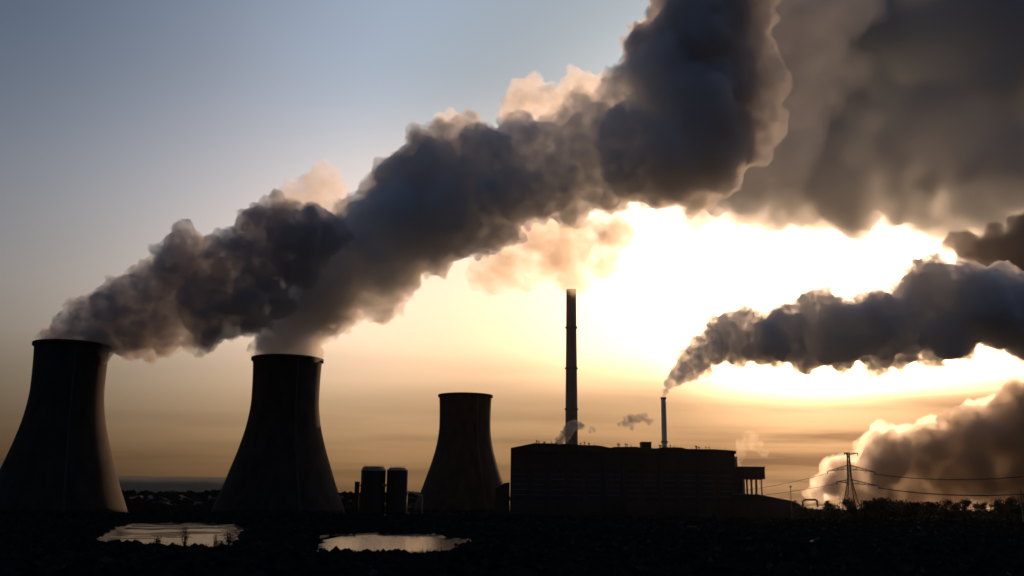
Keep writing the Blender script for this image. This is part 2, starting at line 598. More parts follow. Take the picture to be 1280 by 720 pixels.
# coal bunker on stilts at the right end
YK = 860.0
bk = empty('stilted_bunker', (P(942, 600, YK).x, YK, 0), 'flat roofed bunker on tall thin stilts right of the boiler house', 'bunker')
kx = bk.location.x
xk0, zk0 = at(919.2, 598.6, YK)
xk1, zk1 = at(955.8, 583.4, YK)
MB().box(xk0 - kx, xk1 - kx, 0, 22, zk0, zk1 - 0.8).build('wall', CLAD, bk)
MB().box(xk0 - kx - 0.2, xk1 - kx + 0.5, -0.5, 22.5, zk1 - 0.797, zk1 + 0.1).build('roof', STEEL, bk)
for px, wd in ((930.5, 1.6), (934.2, 1.2), (940.2, 1.3), (945.9, 1.5), (952.6, 0.8)):
    for yy in (2.0, 19.0):
        x = P(px, 600, YK).x - kx
        MB().box(x - wd / 2, x + wd / 2, yy, yy + 1.2, -0.5, zk0 + 0.2).build('stilt', STEEL, bk)
sx0, sx1 = at(917.5, 600, YK)[0] - kx, at(928, 600, YK)[0] - kx
MB().box(sx0, sx1, 1, 21, -0.5, zk0 - 0.003).build('stair_tower', CLAD, bk)

# sloped coal shed in front of the stilts
YS = 840.0
sh = empty('coal_shed', (P(950, 625, YS).x, YS, 0), 'low black shed with a roof sloping down to the right below the stilted bunker', 'shed')
hx = sh.location.x
pp = [at(918, 617, YS), (at(946, 617.6, YS)), at(985, 625, YS), at(1000, 630, YS)]
MB().prism([(pp[0][0] - hx, -0.5)] + [(x - hx, z - 0.6) for x, z in pp] + [(pp[-1][0] - hx, -0.5)], 0, 40).build('wall', CLAD, sh)
rp = [(x - hx, z) for x, z in pp]
MB().prism([(x, z - 0.597) for x, z in rp] + [(x, z) for x, z in rp[::-1]], -0.6, 40.6).build('roof', STEEL, sh)


# ------------------------------------------------------------------ chimneys
def chimney(px_top, py_top, w_top, px_base, w_base, Y, name, label, mat, rings, group=None):
    a = P(px_top, py_top, Y)
    r_t, r_b = w_top / FPX * Y / 2, w_base / FPX * Y / 2
    root = empty(name, (a.x, Y, 0), label, 'chimney', group)
    n = 16
    prof = [(r_b + (r_t - r_b) * (k / n) ** 0.8, a.z * k / n) for k in range(n + 1)]
    prof[0] = (prof[0][0], -0.5)
    MB().lathe(prof + [(r_t * 0.8, a.z), (r_t * 0.8, a.z - 12)], 40).build('shaft', mat, root, True)
    for py in rings:
        z = P(px_top, py, Y).z
        r = r_b + (r_t - r_b) * (z / a.z) ** 0.8
        MB().lathe([(r - 0.02, z - 0.4), (r + 0.95, z - 0.2), (r + 0.95, z + 1.0), (r + 0.85, z + 1.0), (r + 0.85, z), (r - 0.02, z)], 40, close=True).build('platform', STEEL, root)
    lm = MB()
    for s in (-0.35, 0.35):
        lm.bar((s, -r_b - 0.5, 0), (s, -r_t - 0.5, a.z - 1), 0.12)
    lm.build('ladder', STEEL, root)
    return root, a, r_t


CH, CH_TOP, CH_R = chimney(714, 362, 12.6, 713.6, 17.6, 960, 'tall_chimney', 'tall dark concrete chimney with platform rings, its top lost in bright smoke', CONCRETE2, (410, 461, 512))
SH, ST_TOP, ST_R = chimney(829.3, 497.5, 6.2, 829.3, 7.4, 960, 'slender_chimney', 'short slender pale grey chimney pouring out black smoke to the right', PALE, (553,))
MB().lathe([(ST_R + 0.02, ST_TOP.z - 1.2), (ST_R + 0.35, ST_TOP.z - 1.2), (ST_R + 0.35, ST_TOP.z + 0.6), (ST_R - 0.6, ST_TOP.z + 0.6), (ST_R - 0.6, ST_TOP.z + 0.003), (ST_R + 0.02, ST_TOP.z + 0.003)], 32, close=True).build('cap', STEEL, SH)

# ------------------------------------------------------------------ silos and conveyor
YV = 790.0


def silo(x0, x1, y_sh, y_top, x_t0, x_t1, label):
    c = P((x0 + x1) / 2, 610, YV)
    r = (x1 - x0) / 2 / FPX * YV
    zs, zt = P(0.5 * (x0 + x1), y_sh, YV).z, P(0.5 * (x0 + x1), y_top, YV).z
    rt = (x_t1 - x_t0) / 2 / FPX * YV
    root = empty('storage_silo', (c.x, YV, 0), label, 'silo', 'pair of storage silos')
    MB().lathe([(0.01, -0.5), (r, -0.5), (r, zs), (0.01, zs)], 40).build('body', CLAD, root)
    MB().lathe([(0.01, zs + 0.003), (r + 0.3, zs + 0.003), (r + 0.3, zs + 0.4), (rt, zt - 0.4), (0.01, zt)], 40).build('roof', STEEL, root)
    rm = MB()
    for k in range(14):
        q = 2 * math.pi * k / 14
        a = Vector((rt * 0.93 * math.cos(q), rt * 0.93 * math.sin(q), zt - 0.5))
        q2 = 2 * math.pi * (k + 1) / 14
        b_ = Vector((rt * 0.93 * math.cos(q2), rt * 0.93 * math.sin(q2), zt - 0.5))
        rm.bar(a, a + Vector((0, 0, 1.3)), 0.12).bar(a + Vector((0, 0, 1.2)), b_ + Vector((0, 0, 1.2)), 0.1)
    rm.build('railing', STEEL, root)
    return root


silo(451.2, 481.2, 589, 582.6, 455, 480, 'left storage silo of the dark pair, beside the little lift tower')
silo(483.4, 509.6, 588.6, 584, 487, 506.6, 'right storage silo of the dark pair, where the sloping conveyor ends')
m = MB()
a, b_ = P(479, 606.8, YV), P(486, 606.8, YV)
br = MB().box(a.x, b_.x, YV - 6, YV - 3.5, a.z - 0.9, a.z + 0.9).build('link_bridge', STEEL)
tag(br, 'small dark bridge joining the two storage silos', 'bridge')
lt = empty('lift_tower', P(446.4, 610, YV - 2).xy.to_3d(), 'narrow little lift tower left of the silo pair', 'lift tower')
z1 = P(446.4, 602, YV).z
MB().box(-1.7, 1.7, -1.6, 1.6, -0.5, z1 - 0.5).build('shaft', CLAD, lt)
MB().box(-1.9, 1.9, -1.8, 1.8, z1 - 0.497, z1).build('roof', STEEL, lt)
MB().box(1.703, 3.4, -1, 1, P(447, 606, YV).z - 1, P(447, 606, YV).z).build('walkway', STEEL, lt)
cv = empty('conveyor', P(509, 614, YV).xy.to_3d(), 'thin conveyor gallery sloping from the right silo towards the small cooling tower', 'conveyor')
a = P(508.5, 614, YV) - cv.location
b_ = P(528, 620.3, YV + 14) - cv.location
MB().bar(a, b_, 1.5, 6).build('gallery', STEEL, cv)
MB().bar(b_ + Vector((0, 0, -0.4)), (b_.x, b_.y, -0.5), 0.6).build('trestle', STEEL, cv)


# ------------------------------------------------------------------ pylon and wires
YP = 800.0
py_base = P(1064, 630, YP)
pyl = empty('pylon', (py_base.x, YP, 0), 'lattice electricity pylon with three pairs of arms in front of the steam cloud', 'pylon')
zt = P(1063, 565.5, YP).z
def hw_at(z):
    k = z / zt
    return 6.2 * (1 - k / 0.62) ** 1.2 + 1.25 if k < 0.62 else 1.25 - 0.55 * (k - 0.62) / 0.38
lat = MB()
levels = [0, 8, 15, 21, 26, 30, 34, 37.5, 41, 44.5, 48, zt]
levels = [l for l in levels if l < zt - 1] + [zt]
cnr = [(-1, -1), (1, -1), (1, 1), (-1, 1)]
for z0, z1 in zip(levels[:-1], levels[1:]):
    h0, h1 = hw_at(z0), hw_at(z1)
    for k in range(4):
        a, b_ = cnr[k], cnr[(k + 1) % 4]
        lat.bar((a[0] * h0, a[1] * h0, z0), (a[0] * h1, a[1] * h1, z1), 0.75)
        lat.bar((a[0] * h0, a[1] * h0, z0), (b_[0] * h1, b_[1] * h1, z1), 0.3)
        lat.bar((b_[0] * h0, b_[1] * h0, z0), (a[0] * h1, a[1] * h1, z1), 0.2)
        lat.bar((a[0] * h1, a[1] * h1, z1), (b_[0] * h1, b_[1] * h1, z1), 0.3)
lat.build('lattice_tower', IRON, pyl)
arms = {}


def arm(tip_px, z_root, drop, key):
    tip = P(*tip_px, YP)
    tx, tz = tip.x - pyl.location.x, tip.z
    s = 1 if tx > 0 else -1
    h = hw_at(z_root)
    m = MB()
    tipv = Vector((tx, 0, tz))
    for yy in (-h, h):
        lo, hi = Vector((s * h, yy, z_root - drop)), Vector((s * h, yy, z_root))
        m.bar(lo, tipv, 0.6).bar(hi, tipv, 0.6)
        for q in (0.25, 0.5, 0.75):
            m.bar(lo.lerp(tipv, q), hi.lerp(tipv, q), 0.32)
            m.bar(lo.lerp(tipv, q), hi.lerp(tipv, q - 0.25), 0.16)
    a_ = m.build('crossarm', IRON, pyl)
    MB().bar((tx, 0, tz), (tx, 0, tz - 2.2), 0.7, 6).bar((tx * 0.62, 0, tz + 0.5), (tx * 0.62, 0, tz - 1.3), 0.3, 6).build('insulator', IRON, a_)
    arms[key] = Vector((tip.x, YP, tz - 1.6))


arm((1034.5, 589), P(1063, 581.5, YP).z, 3.0, 'ml')
arm((1093.5, 590), P(1063, 581.5, YP).z, 3.0, 'mr')
arm((1046, 602), P(1063, 599.5, YP).z, 2.8, 'll')
arm((1098.5, 607.4), P(1063, 599.5, YP).z, 2.8, 'lr')
arm((1055.2, 565.6), zt - 0.6, 1.6, 'tl')
arm((1072, 566.2), zt - 0.6, 1.6, 'tr')


def wire(a, b, sag, w, label):
    m = MB()
    n = 14
    pts = []
    for k in range(n + 1):
        q = k / n
        p = a.lerp(b, q)
        p.z -= sag * 4 * q * (1 - q)
        pts.append(p)
    for p, q in zip(pts[:-1], pts[1:]):
        m.bar(p, q, w, 5)
    o = m.build('power_line', IRON)
    tag(o, label, 'power line', 'power lines strung from the pylon')


wire(arms['mr'], P(1330, 590, 620), 4.5, 0.62, 'upper thick power line sagging right from the pylon across the steam cloud')
wire(arms['lr'], P(1330, 614, 620), 4.0, 0.8, 'lower thick power line running right just above the treetops')
wire(arms['ml'], P(880, 617, 900), 3.0, 0.3, 'upper thin faint power line running left from the pylon to the bunker')
wire(arms['ll'], P(900, 624, 900), 1.5, 0.3, 'lower thin faint power line running left from the pylon past the lamp mast')


# ------------------------------------------------------------------ masts, posts, pipe
def mast(px, y_top, y_bot, Y, w, label, head=True):
    a = P(px, y_top, Y)
    root = empty('mast', (a.x, Y, 0), label, 'mast')
    MB().lathe([(0.01, -0.5), (w, -0.5), (w * 0.45, a.z), (0.01, a.z)], 8).build('pole', STEEL, root)
    if head:
        MB().box(-w * 2.2, w * 2.2, -0.4, 0.4, a.z - 1.6, a.z - 0.8).build('lamp_head', STEEL, root)
    return root


mast(988, 606.5, 630, 820, 0.5, 'thin lamp mast standing right of the sloping coal shed')
mast(244.5, 603.5, 617, 1450, 0.9, 'lone mast on the dark rise between the two big cooling towers', False)
mast(1275.5, 611, 630, 640, 0.5, 'wooden pole at the right edge of the trees', False)
pg = empty('pipe_gantry', P(1012, 628, 810).xy.to_3d(), 'low arched pipe gantry left of the pylon foot', 'pipe gantry')
m = MB()
pts = [P(x, y, 810) - pg.location for x, y in ((1003, 634), (1003.5, 626.5), (1006, 624.8), (1019, 624.6), (1021.5, 626), (1022.2, 634))]
for p, q in zip(pts[:-1], pts[1:]):
    m.bar(p, q, 1.5, 8)
m.build('pipe', STEEL, pg)
x, z = at(1034, 629, 810)[0] - pg.location.x, at(1034, 628.5, 810)[1]
MB().box(x - 1, x + 1, -1, 1, -0.5, z + 1.5).build('valve_box', CLAD, pg)


# ------------------------------------------------------------------ trees and shrubs
def blob_tree(px, y_top, w_px, Y, label, cat='tree', name='bushy_tree', group='trees along the right horizon', leaves=900, seed=0):
    rr = random.Random(seed)
    a = P(px, y_top, Y)
    hgt = a.z
    r = w_px / FPX * Y / 2
    root = empty(name, (a.x, Y, 0), label, cat, group)
    tm = MB()
    tm.bar((0, 0, -0.5), (0.1, 0, hgt * 0.55), max(0.25, hgt * 0.045), 7)
    limbs = []
    for k in range(9):
        q = rr.random() * 6.28
        e = Vector((math.cos(q) * r * rr.uniform(0.4, 0.8), math.sin(q) * r * rr.uniform(0.4, 0.8), hgt * rr.uniform(0.25, 0.85)))
        tm.bar((0, 0, hgt * rr.uniform(0.2, 0.5)), e, max(0.12, hgt * 0.015), 5)
        limbs.append(e)
    limbs.append(Vector((0, 0, hgt * 0.85)))
    tm.build('trunk', BARK, root)
    lm = MB()
    for k in range(leaves):
        c = rr.choice(limbs)
        p = c + Vector((rr.gauss(0, 1) * r * 0.3, rr.gauss(0, 1) * r * 0.3, rr.gauss(0, 0.8) * min(r, hgt * 0.6) * 0.3))
        if p.z > hgt or p.z < 0.3:
            p.z = hgt * rr.uniform(0.1, 0.95) * (1 - 0.35 * min(1, (p.xy.length / r) ** 2))
        s = rr.uniform(0.5, 1.0) * max(0.35, r * 0.14)
        u = Vector((rr.gauss(0, 1), rr.gauss(0, 1), rr.gauss(0, 1))).normalized()
        w = u.orthogonal().normalized()
        v = u.cross(w)
        lm.add([p + w * s, p + v * s * 0.7, p - w * s, p - v * s * 0.7], [(0, 1, 2, 3)])
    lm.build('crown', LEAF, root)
    return root


TREES = [(1060, 622.5, 18, 'round bush at the foot of the pylon'), (1086, 625, 24, 'low rounded tree just right of the pylon foot'), (1102, 621.8, 30, 'broad domed tree, the largest crown right of the pylon'),
         (1122, 625, 28, 'low spreading tree under the lower power line'), (1142, 628, 30, 'very low bush where the treetops dip right of the broad domed tree'), (1158, 627.5, 26, 'low bush left of the bright gap in the trees'),
         (1183, 623.2, 20, 'upright tree just right of the bright gap'), (1196, 627.5, 18, 'short bush between two upright trees'), (1208, 622.0, 14, 'narrow pointed tree among the right hand trees'),
         (1221, 626.5, 14, 'small tree beside two pale gaps'), (1231, 625.2, 10, 'slim little tree between two pale gaps'), (1247, 622.5, 22, 'wide bushy tree left of the wooden pole'),
         (1265, 620, 20, 'tall bushy tree directly left of the wooden pole'), (1285, 619.5, 24, 'tree cut by the right edge of the picture'), (1040, 629.5, 22, 'flat bush left of the pylon foot'),
         (1000, 630, 18, 'flat bush under the lamp mast'), (993, 622, 9, 'little shrub tree right beside the lamp mast')]
for k, (px, yt, wp, lab) in enumerate(TREES):
    blob_tree(px, yt, wp, 690 + 12 * (k % 4), lab, seed=100 + k, leaves=1500)
BUSH = [(425, 617.5, 9, 'small bush at the right foot of the middle cooling tower'), (434, 619, 10, 'low bush left of the narrow lift tower'), (516, 626.5, 12, 'low bush under the conveyor')]
for k, (px, yt, wp, lab) in enumerate(BUSH):
    blob_tree(px, yt, wp, 760, lab, group='bushes between the towers', seed=200 + k)


# pond-side shrubs
def shrub(px, y_top, y_bot, w_px, label, seed, dense=60):
    rr = random.Random(seed)
    g = on_ground(px, y_bot)
    hgt = P(px, y_top, g.y).z
    r = w_px / FPX * g.y / 2
    root = empty('pond_shrub', g, label, 'shrub', 'shrubs on the pond bank')
    sm, lm = MB(), MB()
    for k in range(dense // 3):
        q = rr.random() * 6.28
        e = Vector((math.cos(q) * r * rr.random(), math.sin(q) * r * rr.random(), hgt * rr.uniform(0.5, 1)))
        b0 = Vector((rr.gauss(0, 0.2), rr.gauss(0, 0.2), -0.5))
        mid = b0.lerp(e, 0.5) + Vector((rr.gauss(0, 0.2), 0, 0.3))
        sm.bar(b0, mid, 0.11, 4).bar(mid, e, 0.07, 4)
        for j in range(dense // 5):
            p = mid.lerp(e, rr.random()) + Vector((rr.gauss(0, 0.3), rr.gauss(0, 0.3), rr.gauss(0, 0.3)))
            p.z = max(p.z, 0.2)
            u = Vector((rr.gauss(0, 1), rr.gauss(0, 1), rr.gauss(0, 1))).normalized()
            w = u.orthogonal().normalized() * rr.uniform(0.1, 0.24)
            v = u.cross(w) * 0.6
            lm.add([p + w, p + v, p - w, p - v], [(0, 1, 2, 3)])
    sm.build('stem', BARK, root)
    lm.build('foliage', LEAF, root)


shrub(230, 656, 686, 14, 'taller bare twiggy shrub standing in front of the left pond', 1, 50)
shrub(286, 664, 687, 12, 'loose shrub at the right end of the left pond', 2, 70)
shrub(268, 668, 687, 8, 'thin shrub left of the loose one at the pond', 3, 36)
shrub(196, 670, 685, 9, 'small low shrub in front of the left pond near the big tower', 4, 60)
shrub(276, 676, 688, 14, 'squat shrub between the thin and the loose shrub', 5, 60)

# grass and reeds along the near banks
gm = MB()
rr = random.Random(5)
for k in range(5200):
    if k % 3:
        px, py = rr.uniform(395, 590), rr.gauss(694, 2.0)
    else:
        px, py = rr.uniform(120, 300), rr.gauss(686, 2.5)
    g = on_ground(px, min(py, 705))
    hgt = rr.uniform(0.3, 0.9) * (2.2 if 525 < px < 565 and rr.random() < 0.12 else 1)
    l = Vector((rr.gauss(0, 0.25), rr.gauss(0, 0.25), hgt))
    w = Vector((rr.uniform(0.04, 0.09), 0, 0))
    g.z = -0.3
    gm.add([g - w, g + w, g + l + Vector((0, 0, 0.3))], [(0, 1, 2)])
tag(gm.build('grass', REED), 'dark grass and reeds along the near pond banks', 'grass', kind='stuff')


# low scrub over the rough land round the works, seen from its shaded side
rr = random.Random(9)
sv, sf = [], []
EX = [(POND_A, 1.0), (POND_B, 1.0)]
cand = []
while len(cand) < 26000:
    y = 150 + 1350 * rr.random() ** 1.5
    x = rr.uniform(-0.75, 0.85) * (y + 40)
    cand.append((x, y))
cand += [(rr.uniform(-420, 420), rr.gauss(533, 6)) for _ in range(2600)]
cx = np.array([c[0] for c in cand])
cyy = np.array([c[1] for c in cand])
keep = np.ones(len(cand), bool)
low_zone = np.zeros(len(cand), bool)
for poly in (POND_A, POND_B):
    keep &= inside(poly, cx, cyy) < -3
    for off in (6, 14, 22):
        shifted = [Vector((p.x * (1 - off / p.y), p.y - off, 0)) for p in poly]
        low_zone |= inside(shifted, cx, cyy) > -4
for tb, rb in ((T1, R1), (T2, R2), (T3, R3)):
    keep &= np.hypot(cx - tb.location.x, cyy - tb.location.y) > rb * 2.1
keep &= ~((cyy > 785) & (cyy < 940) & (cx > -130) & (cx < 250))
cz = ground_height(cx, cyy)
for k in np.nonzero(keep)[0]:
    hgt = rr.uniform(0.7, 2.4) * (0.16 if low_zone[k] else 1) * max(1, min(2.6, 1 + (cyy[k] - 620) / 300))
    wd = rr.uniform(1.5, 4.5) * (0.6 if low_zone[k] else 1)
    o = Vector((cx[k], cyy[k], cz[k]))
    for j in range(9):
        p = o + Vector((rr.uniform(-1, 1) * wd, rr.uniform(-1, 1) * wd * 0.6, hgt * rr.uniform(0.2, 0.75)))
        s = hgt * rr.uniform(0.35, 0.6)
        u = Vector((rr.gauss(0, 0.6), -1, rr.gauss(0.2, 0.5))).normalized()
        w = u.cross(Vector((0, 0, 1))).normalized()
        v = w.cross(u)
        w *= s * rr.uniform(1, 2.2)
        n0 = len(sv)
        sv += [tuple(p + w), tuple(p + v * s), tuple(p - w), tuple(p - v * s)]
        sf.append((n0, n0 + 1, n0 + 2, n0 + 3))
m = MB()
m.v, m.f = sv, sf
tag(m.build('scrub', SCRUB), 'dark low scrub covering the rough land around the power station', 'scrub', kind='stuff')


# ------------------------------------------------------------------ smoke, steam and cloud
def ico(sub):
    bm = bmesh.new()
    bmesh.ops.create_icosphere(bm, subdivisions=sub, radius=1)
    v = np.array([p.co[:] for p in bm.verts])
    f = np.array([[q.index for q in p.verts] for p in bm.faces])
    bm.free()
    return v, f


ICO = {1: ico(1), 2: ico(2), 3: ico(3)}


def fractal(balls, seed, n1=18, n2=11, n3=4, s1=(0.3, 0.52), s2=(0.3, 0.5)):
    rg = np.random.default_rng(seed)
    out = [(c, r, 3) for c, r in balls]
    for c, r in balls:
        for k in range(n1):
            d = rg.normal(size=3)
            d /= np.linalg.norm(d)
            r1 = r * rg.uniform(*s1)
            c1 = c + d * r * rg.uniform(0.72, 0.98)
            out.append((c1, r1, 2))
            for j in range(n2):
                e = rg.normal(size=3) + d * 0.9
                e /= np.linalg.norm(e)
                c2, r2 = c1 + e * r1 * rg.uniform(0.75, 1.0), r1 * rg.uniform(*s2)
                out.append((c2, r2, 1))
                for i in range(n3):
                    g = rg.normal(size=3) + e * 1.1
                    g /= np.linalg.norm(g)
                    out.append((c2 + g * r2 * rg.uniform(0.8, 1.0), r2 * rg.uniform(0.3, 0.5), 1))
    return out


def cloud_mesh(name, balls, voxel, disp, smooth_iter=1):
    vs_, fs_, n = [], [], 0
    for c, r, lv in balls:
        v, f = ICO[lv]
        vs_.append(v * r + c)
        fs_.append(f + n)
        n += len(v)
    me = bpy.data.meshes.new('tmp')
    me.from_pydata(np.concatenate(vs_).tolist(), [], np.concatenate(fs_).tolist())
    o = bpy.data.objects.new('tmp', me)
    C.objects.link(o)
    rm = o.modifiers.new('r', 'REMESH')
    rm.mode = 'VOXEL'
    rm.voxel_size = voxel
    for k, (size, strength) in enumerate(disp):
        tx = bpy.data.textures.new(name + '_billow', 'CLOUDS')
        tx.noise_scale = size
        tx.noise_depth = 3
        d = o.modifiers.new('d', 'DISPLACE')
        d.texture = tx
        d.texture_coords = 'GLOBAL'
        d.strength = strength
        d.mid_level = 0.5
    rm2 = o.modifiers.new('r2', 'REMESH')
    rm2.mode = 'VOXEL'
    rm2.voxel_size = voxel
    if smooth_iter:
        s = o.modifiers.new('s', 'SMOOTH')
        s.iterations = smooth_iter
        s.factor = 0.5
    dg = bpy.context.evaluated_depsgraph_get()
    out = bpy.data.meshes.new_from_object(o.evaluated_get(dg))
    bpy.data.objects.remove(o)
    bpy.data.meshes.remove(me)
    out.name = name
    out.shade_smooth()
    return out


def smoke(name, spec, Y, voxel, disp, mat, label, cat, seed, group=None, kind=None, parent=None, n1=18, n2=11, depth=0.0, **kw):
    """spec: list of (px, py, radius px, depth offset in metres)"""
    rg = np.random.default_rng(seed + 1000)
    balls = []
    for s in spec:
        px, py, r = s[:3]
        Yk = Y + (s[3] if len(s) > 3 else 0.0) + depth * rg.uniform(-1, 1)
        p = P(px, py, Yk)
        balls.append((np.array(p[:]), r / FPX * Yk))
    me = cloud_mesh(name, fractal(balls, seed, n1, n2, **kw), voxel, disp)
    me.materials.append(mat)
    o = bpy.data.objects.new(name, me)
    C.objects.link(o)
    if parent:
        o.parent = parent
    else:
        tag(o, label, cat, group, kind)
    return o


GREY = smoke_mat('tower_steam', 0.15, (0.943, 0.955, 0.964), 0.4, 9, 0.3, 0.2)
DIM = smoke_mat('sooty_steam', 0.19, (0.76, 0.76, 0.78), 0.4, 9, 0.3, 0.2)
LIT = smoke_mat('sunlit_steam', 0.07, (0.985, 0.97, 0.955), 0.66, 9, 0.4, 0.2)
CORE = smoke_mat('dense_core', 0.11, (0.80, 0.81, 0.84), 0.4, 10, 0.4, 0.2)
BLACK = smoke_mat('black_smoke', 0.24, (0.915, 0.932, 0.946), 0.35, 6, 0.35, 0.2)
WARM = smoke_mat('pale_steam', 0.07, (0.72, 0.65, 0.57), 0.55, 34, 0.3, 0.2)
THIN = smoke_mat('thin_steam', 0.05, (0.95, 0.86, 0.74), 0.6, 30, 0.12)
STORM = smoke_mat('storm_cloud', 0.0135, (0.912, 0.936, 0.955), 0.45, 480, 0.5, 0.12)

smoke('smoke_plume', [(60, 424, 12), (75, 424, 18), (95, 428, 28), (118, 430, 26), (85, 410, 18), (108, 402, 24), (130, 398, 28), (150, 408, 36), (172, 405, 38), (205, 410, 30), (148, 385, 26), (165, 375, 30), (190, 400, 38), (200, 355, 32), (232, 318, 34), (235, 360, 44), (262, 385, 40),
                      (285, 335, 38), (310, 365, 44), (325, 290, 34), (348, 272, 26), (345, 320, 46), (395, 290, 34)],
      Y1 + 12, 1.1, [(9, 4), (2.6, 2.4)], DIM, 'grey smoke plume blowing right from the nearest cooling tower', 'smoke plume', 11, 'plumes from the cooling towers', depth=14)
smoke('steam_plume', [(337, 437, 19), (360, 440, 23), (383, 437, 19), (350, 425, 24), (374, 423, 27), (855, 205, 46), (890, 195, 44), (868, 238, 26), (885, 110, 48), (360, 450, 30.26), (345, 428, 21.36), (374, 424, 23.14), (358, 415, 26.7), (372, 395, 33.82), (405, 365, 49.84), (450, 330, 60.52), (420, 310, 39.16), (500, 285, 64.08), (480, 335, 39.16), (505, 228, 37.38), (545, 195, 39.16), (560, 265, 65.86), (590, 180, 32.04),
                      (620, 235, 60.52), (675, 205, 56.96), (650, 175, 32.04), (720, 215, 55.18), (735, 165, 42), (790, 190, 67.64), (795, 112, 40), (850, 150, 80.1), (845, 70, 55.18), (885, 130, 48), (880, 30, 64.08), (880, 60, 44), (880, -50, 71.2), (830, 225, 39.16), (900, 185, 34)],
      Y2 + 5, 1.2, [(10, 5), (2.8, 2.6)], GREY, 'huge grey steam plume rising from the middle cooling tower to the top of the picture', 'steam plume', 12, 'plumes from the cooling towers', depth=18)
smoke('smoke_plume', [(829.5, 496, 2.976), (832, 489, 4.65), (837, 481, 6.51), (845, 472, 10.23), (856, 462, 13.02), (868, 455, 16.74), (880, 440, 18.6), (897, 430, 24.18), (915, 412, 24.18), (933, 398, 16.74), (925, 432, 22.32), (955, 425, 31.62), (985, 420, 33.48),
                      (1012, 395, 27.9), (1024, 380, 20.46), (1020, 428, 31.62), (1050, 420, 37.2), (1085, 415, 39.06), (1100, 390, 26.04), (1125, 410, 39.06), (1150, 370, 33.48), (1175, 355, 29.76), (1185, 410, 40.92), (1210, 380, 40.92), (1250, 390, 48.36), (1290, 385, 48.36), (1330, 390, 46.5)],
      962, 1.1, [(6, 3.5), (2.2, 2)], BLACK, 'dense black smoke plume streaming right from the slender pale chimney', 'smoke plume', 13, depth=8)
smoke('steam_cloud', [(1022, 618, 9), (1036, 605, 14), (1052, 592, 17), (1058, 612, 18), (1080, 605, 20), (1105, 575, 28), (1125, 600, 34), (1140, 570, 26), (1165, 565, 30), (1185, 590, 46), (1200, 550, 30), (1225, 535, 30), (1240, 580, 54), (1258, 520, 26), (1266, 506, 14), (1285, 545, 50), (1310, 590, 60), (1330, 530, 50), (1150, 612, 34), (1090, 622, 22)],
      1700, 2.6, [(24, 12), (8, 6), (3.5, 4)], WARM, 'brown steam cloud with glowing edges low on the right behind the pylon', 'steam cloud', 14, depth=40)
# the great dark cloud bank over the right half of the sky
smoke('storm_cloud', [(900, 232, 38), (934, 239.9, 38), (968, 247.8, 38), (1002, 240.7, 38), (1036, 248.6, 38), (1070, 256.4, 38), (1104, 249.3, 38), (1138, 257.2, 38), (1172, 265.1, 38), (1206, 258, 38), (1240, 265.9, 38), (1274, 273.8, 38), (930, 176, 78), (980, 190, 78), (1030, 176, 78), (1080, 190, 78), (1130, 176, 78), (1180, 190, 78), (1230, 176, 78), (1280, 190, 78), (1330, 176, 78), (945, 76, 95), (1005, 56, 95), (1065, 76, 95), (1125, 56, 95), (1185, 76, 95), (1245, 56, 95), (1305, 76, 95), (1365, 56, 95), (960, -44, 100), (1030, -44, 100), (1100, -44, 100), (1170, -44, 100), (1240, -44, 100), (1310, -44, 100), (1380, -44, 100), (880, 262, 24), (868, 271, 14), (1240, 306, 30), (1275, 312, 34), (1310, 306, 40)],
      6000, 20, [(160, 90), (50, 40)], STORM, 'great dark storm cloud filling the upper right sky above the glare', 'cloud', 15, depth=140, n1=14, n2=8, n3=1)
# small wisps
smoke('steam_wisp', [(700, 551, 5), (706, 545, 6), (711, 538, 7), (716, 533, 6.5), (722, 532, 5.5), (727, 533, 3.5)], 830, 0.7, [(3, 2)], smoke_mat('roof_steam', 0.35, (0.2, 0.23, 0.3), 0.3, 4, 0.3),
      'little grey steam wisp curling over the roof in front of the tall chimney', 'steam', 21, 'wisps over the boiler house')
smoke('steam_wisp', [(737, 540, 2.2), (740, 537, 3.4), (743, 539, 2.2)], 835, 0.6, [(2, 2)], smoke_mat('faint_steam', 0.25, (0.45, 0.47, 0.52), 0.3, 3, 0.2),
      'tiny round steam wisp just right of the tall chimney foot', 'steam', 22, 'wisps over the boiler house')
smoke('steam_wisp', [(775, 531, 3), (783, 530, 6), (787, 524, 6), (789, 533, 4), (797, 525, 5), (805, 521, 4.5), (812, 527, 4)], 835, 0.8, [(4, 4)], smoke_mat('fading_smoke', 0.25, (0.45, 0.46, 0.5), 0.3, 6, 0.1),
      'ragged grey smoke wisp floating left of the slender pale chimney', 'smoke', 23, 'wisps over the boiler house')
smoke('steam_wisp', [(921, 575, 7), (924, 568, 6), (930, 556, 9), (940, 550, 10), (948, 556, 7), (955, 565, 6)], 1000, 1.0, [(6, 5)], smoke_mat('bright_steam', 0.025, (0.95, 0.9, 0.84), 0.6, 9, 0.05),
      'bright cream steam wisp rising behind the right end of the boiler house', 'steam', 24, 'wisps over the boiler house')
# glowing veil from the tall chimney
smoke('smoke_veil', [(713, 366, 9), (717, 352, 20), (706, 340, 20), (705, 325, 26), (680, 320, 30), (650, 315, 34), (625, 325, 30), (735, 305, 34), (690, 295, 34), (765, 292, 26), (610, 345, 20), (712, 368, 7)], 935, 2.6, [(14, 14), (5, 5)], THIN,
      'thin glowing smoke veil drifting from the tall chimney top below the steam plume', 'smoke', 25, depth=10)

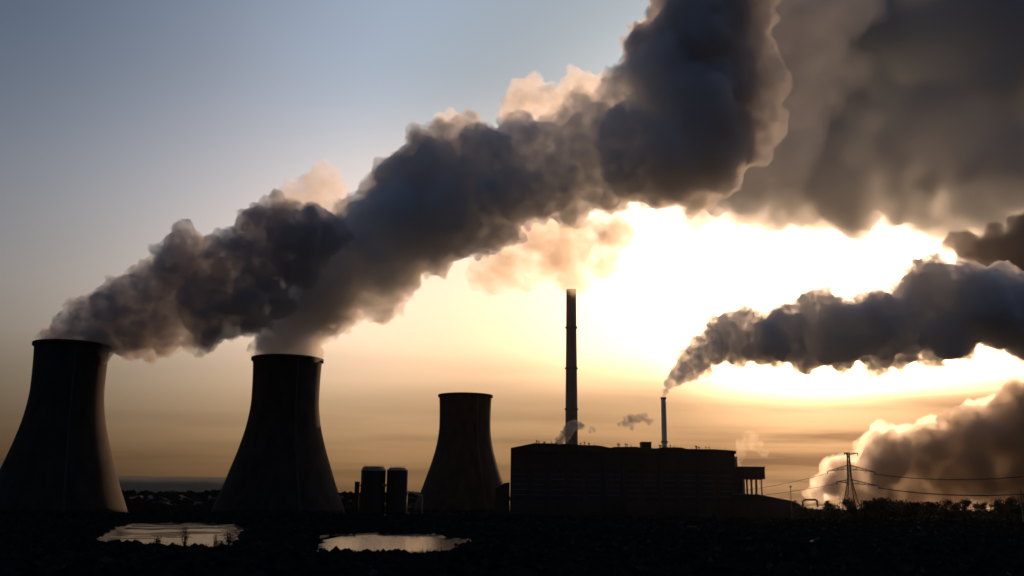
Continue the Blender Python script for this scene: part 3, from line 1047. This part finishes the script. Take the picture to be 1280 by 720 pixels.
# parts of the plumes that catch the sun
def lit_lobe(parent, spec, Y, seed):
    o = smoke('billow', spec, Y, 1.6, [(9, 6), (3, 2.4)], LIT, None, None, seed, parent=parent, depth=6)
    o['label'] = 'pale billow catching the sun on its edge'
PL1 = bpy.data.objects['smoke_plume']
PL2 = bpy.data.objects['steam_plume']
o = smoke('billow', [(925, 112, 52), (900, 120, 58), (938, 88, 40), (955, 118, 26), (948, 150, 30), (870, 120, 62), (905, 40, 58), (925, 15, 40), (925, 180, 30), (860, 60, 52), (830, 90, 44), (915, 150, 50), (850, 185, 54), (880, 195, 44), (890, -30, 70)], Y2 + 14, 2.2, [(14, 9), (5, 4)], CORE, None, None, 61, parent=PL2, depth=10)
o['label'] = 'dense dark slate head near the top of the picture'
o = smoke('billow', [(950, 70, 60), (985, 30, 70), (975, 120, 58), (950, 180, 50), (915, 215, 40), (1010, 90, 60), (990, 170, 46), (960, -40, 80), (1030, 10, 60)], Y2 + 10, 2.6, [(24, 22), (8, 9)],
          smoke_mat('torn_steam', 0.013, (0.54, 0.58, 0.64), 0.2, 26, 0.3, 0.2), None, None, 63, parent=PL2, depth=20)
o['label'] = 'thin torn fringe where the plume dissolves into the storm cloud'
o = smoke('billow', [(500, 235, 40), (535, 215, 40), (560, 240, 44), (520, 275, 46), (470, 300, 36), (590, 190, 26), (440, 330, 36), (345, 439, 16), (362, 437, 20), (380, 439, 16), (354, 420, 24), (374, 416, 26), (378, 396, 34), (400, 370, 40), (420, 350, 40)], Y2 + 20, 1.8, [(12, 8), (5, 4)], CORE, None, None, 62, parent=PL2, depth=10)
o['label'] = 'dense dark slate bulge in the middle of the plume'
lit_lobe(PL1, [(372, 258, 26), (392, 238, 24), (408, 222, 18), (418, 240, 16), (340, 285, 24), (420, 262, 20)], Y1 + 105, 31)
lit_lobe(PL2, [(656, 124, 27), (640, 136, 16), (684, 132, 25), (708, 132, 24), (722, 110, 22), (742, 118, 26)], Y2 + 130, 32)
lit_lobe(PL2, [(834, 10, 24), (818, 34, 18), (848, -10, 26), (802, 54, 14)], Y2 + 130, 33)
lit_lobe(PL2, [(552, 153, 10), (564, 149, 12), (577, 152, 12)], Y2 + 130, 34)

# ------------------------------------------------------------------ dusty evening air
hz = bpy.data.materials.new('dusty_air')
hz.use_nodes = True
t = hz.node_tree
t.nodes.remove(t.nodes['Principled BSDF'])
v = t.nodes.new('ShaderNodeVolumePrincipled')
v.inputs['Color'].default_value = (0.92, 0.86, 0.78, 1)
v.inputs['Density'].default_value = 2.6e-6
v.inputs['Anisotropy'].default_value = 0.85
t.links.new(v.outputs[0], t.nodes['Material Output'].inputs['Volume'])
hz.cycles.homogeneous_volume = True
tag(MB().box(-16500, 16500, -1600, 25500, -6, 520).build('haze', hz), 'thin dusty evening haze', 'haze', kind='stuff')

PL3 = bpy.data.objects['steam_cloud']
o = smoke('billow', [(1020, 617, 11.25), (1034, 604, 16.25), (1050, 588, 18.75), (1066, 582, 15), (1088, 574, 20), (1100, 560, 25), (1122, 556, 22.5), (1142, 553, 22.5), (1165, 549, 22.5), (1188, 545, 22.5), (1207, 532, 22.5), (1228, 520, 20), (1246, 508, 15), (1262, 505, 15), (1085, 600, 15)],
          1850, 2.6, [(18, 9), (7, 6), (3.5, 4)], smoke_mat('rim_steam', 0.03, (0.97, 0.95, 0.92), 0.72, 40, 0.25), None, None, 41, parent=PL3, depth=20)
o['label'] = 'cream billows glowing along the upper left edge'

smoke('storm_cloud', [(1210, 312, 18), (1225, 322, 20), (1245, 318, 28), (1262, 328, 24), (1280, 315, 34), (1300, 325, 40), (1330, 310, 50), (1190, 305, 12)],
      5200, 13, [(85, 55), (30, 20)], smoke_mat('low_cloud', 0.028, (0.62, 0.62, 0.63), 0.45, 250, 0.6), 'small low dark cloud between the storm bank and the black smoke at the right edge', 'cloud', 51, depth=60)
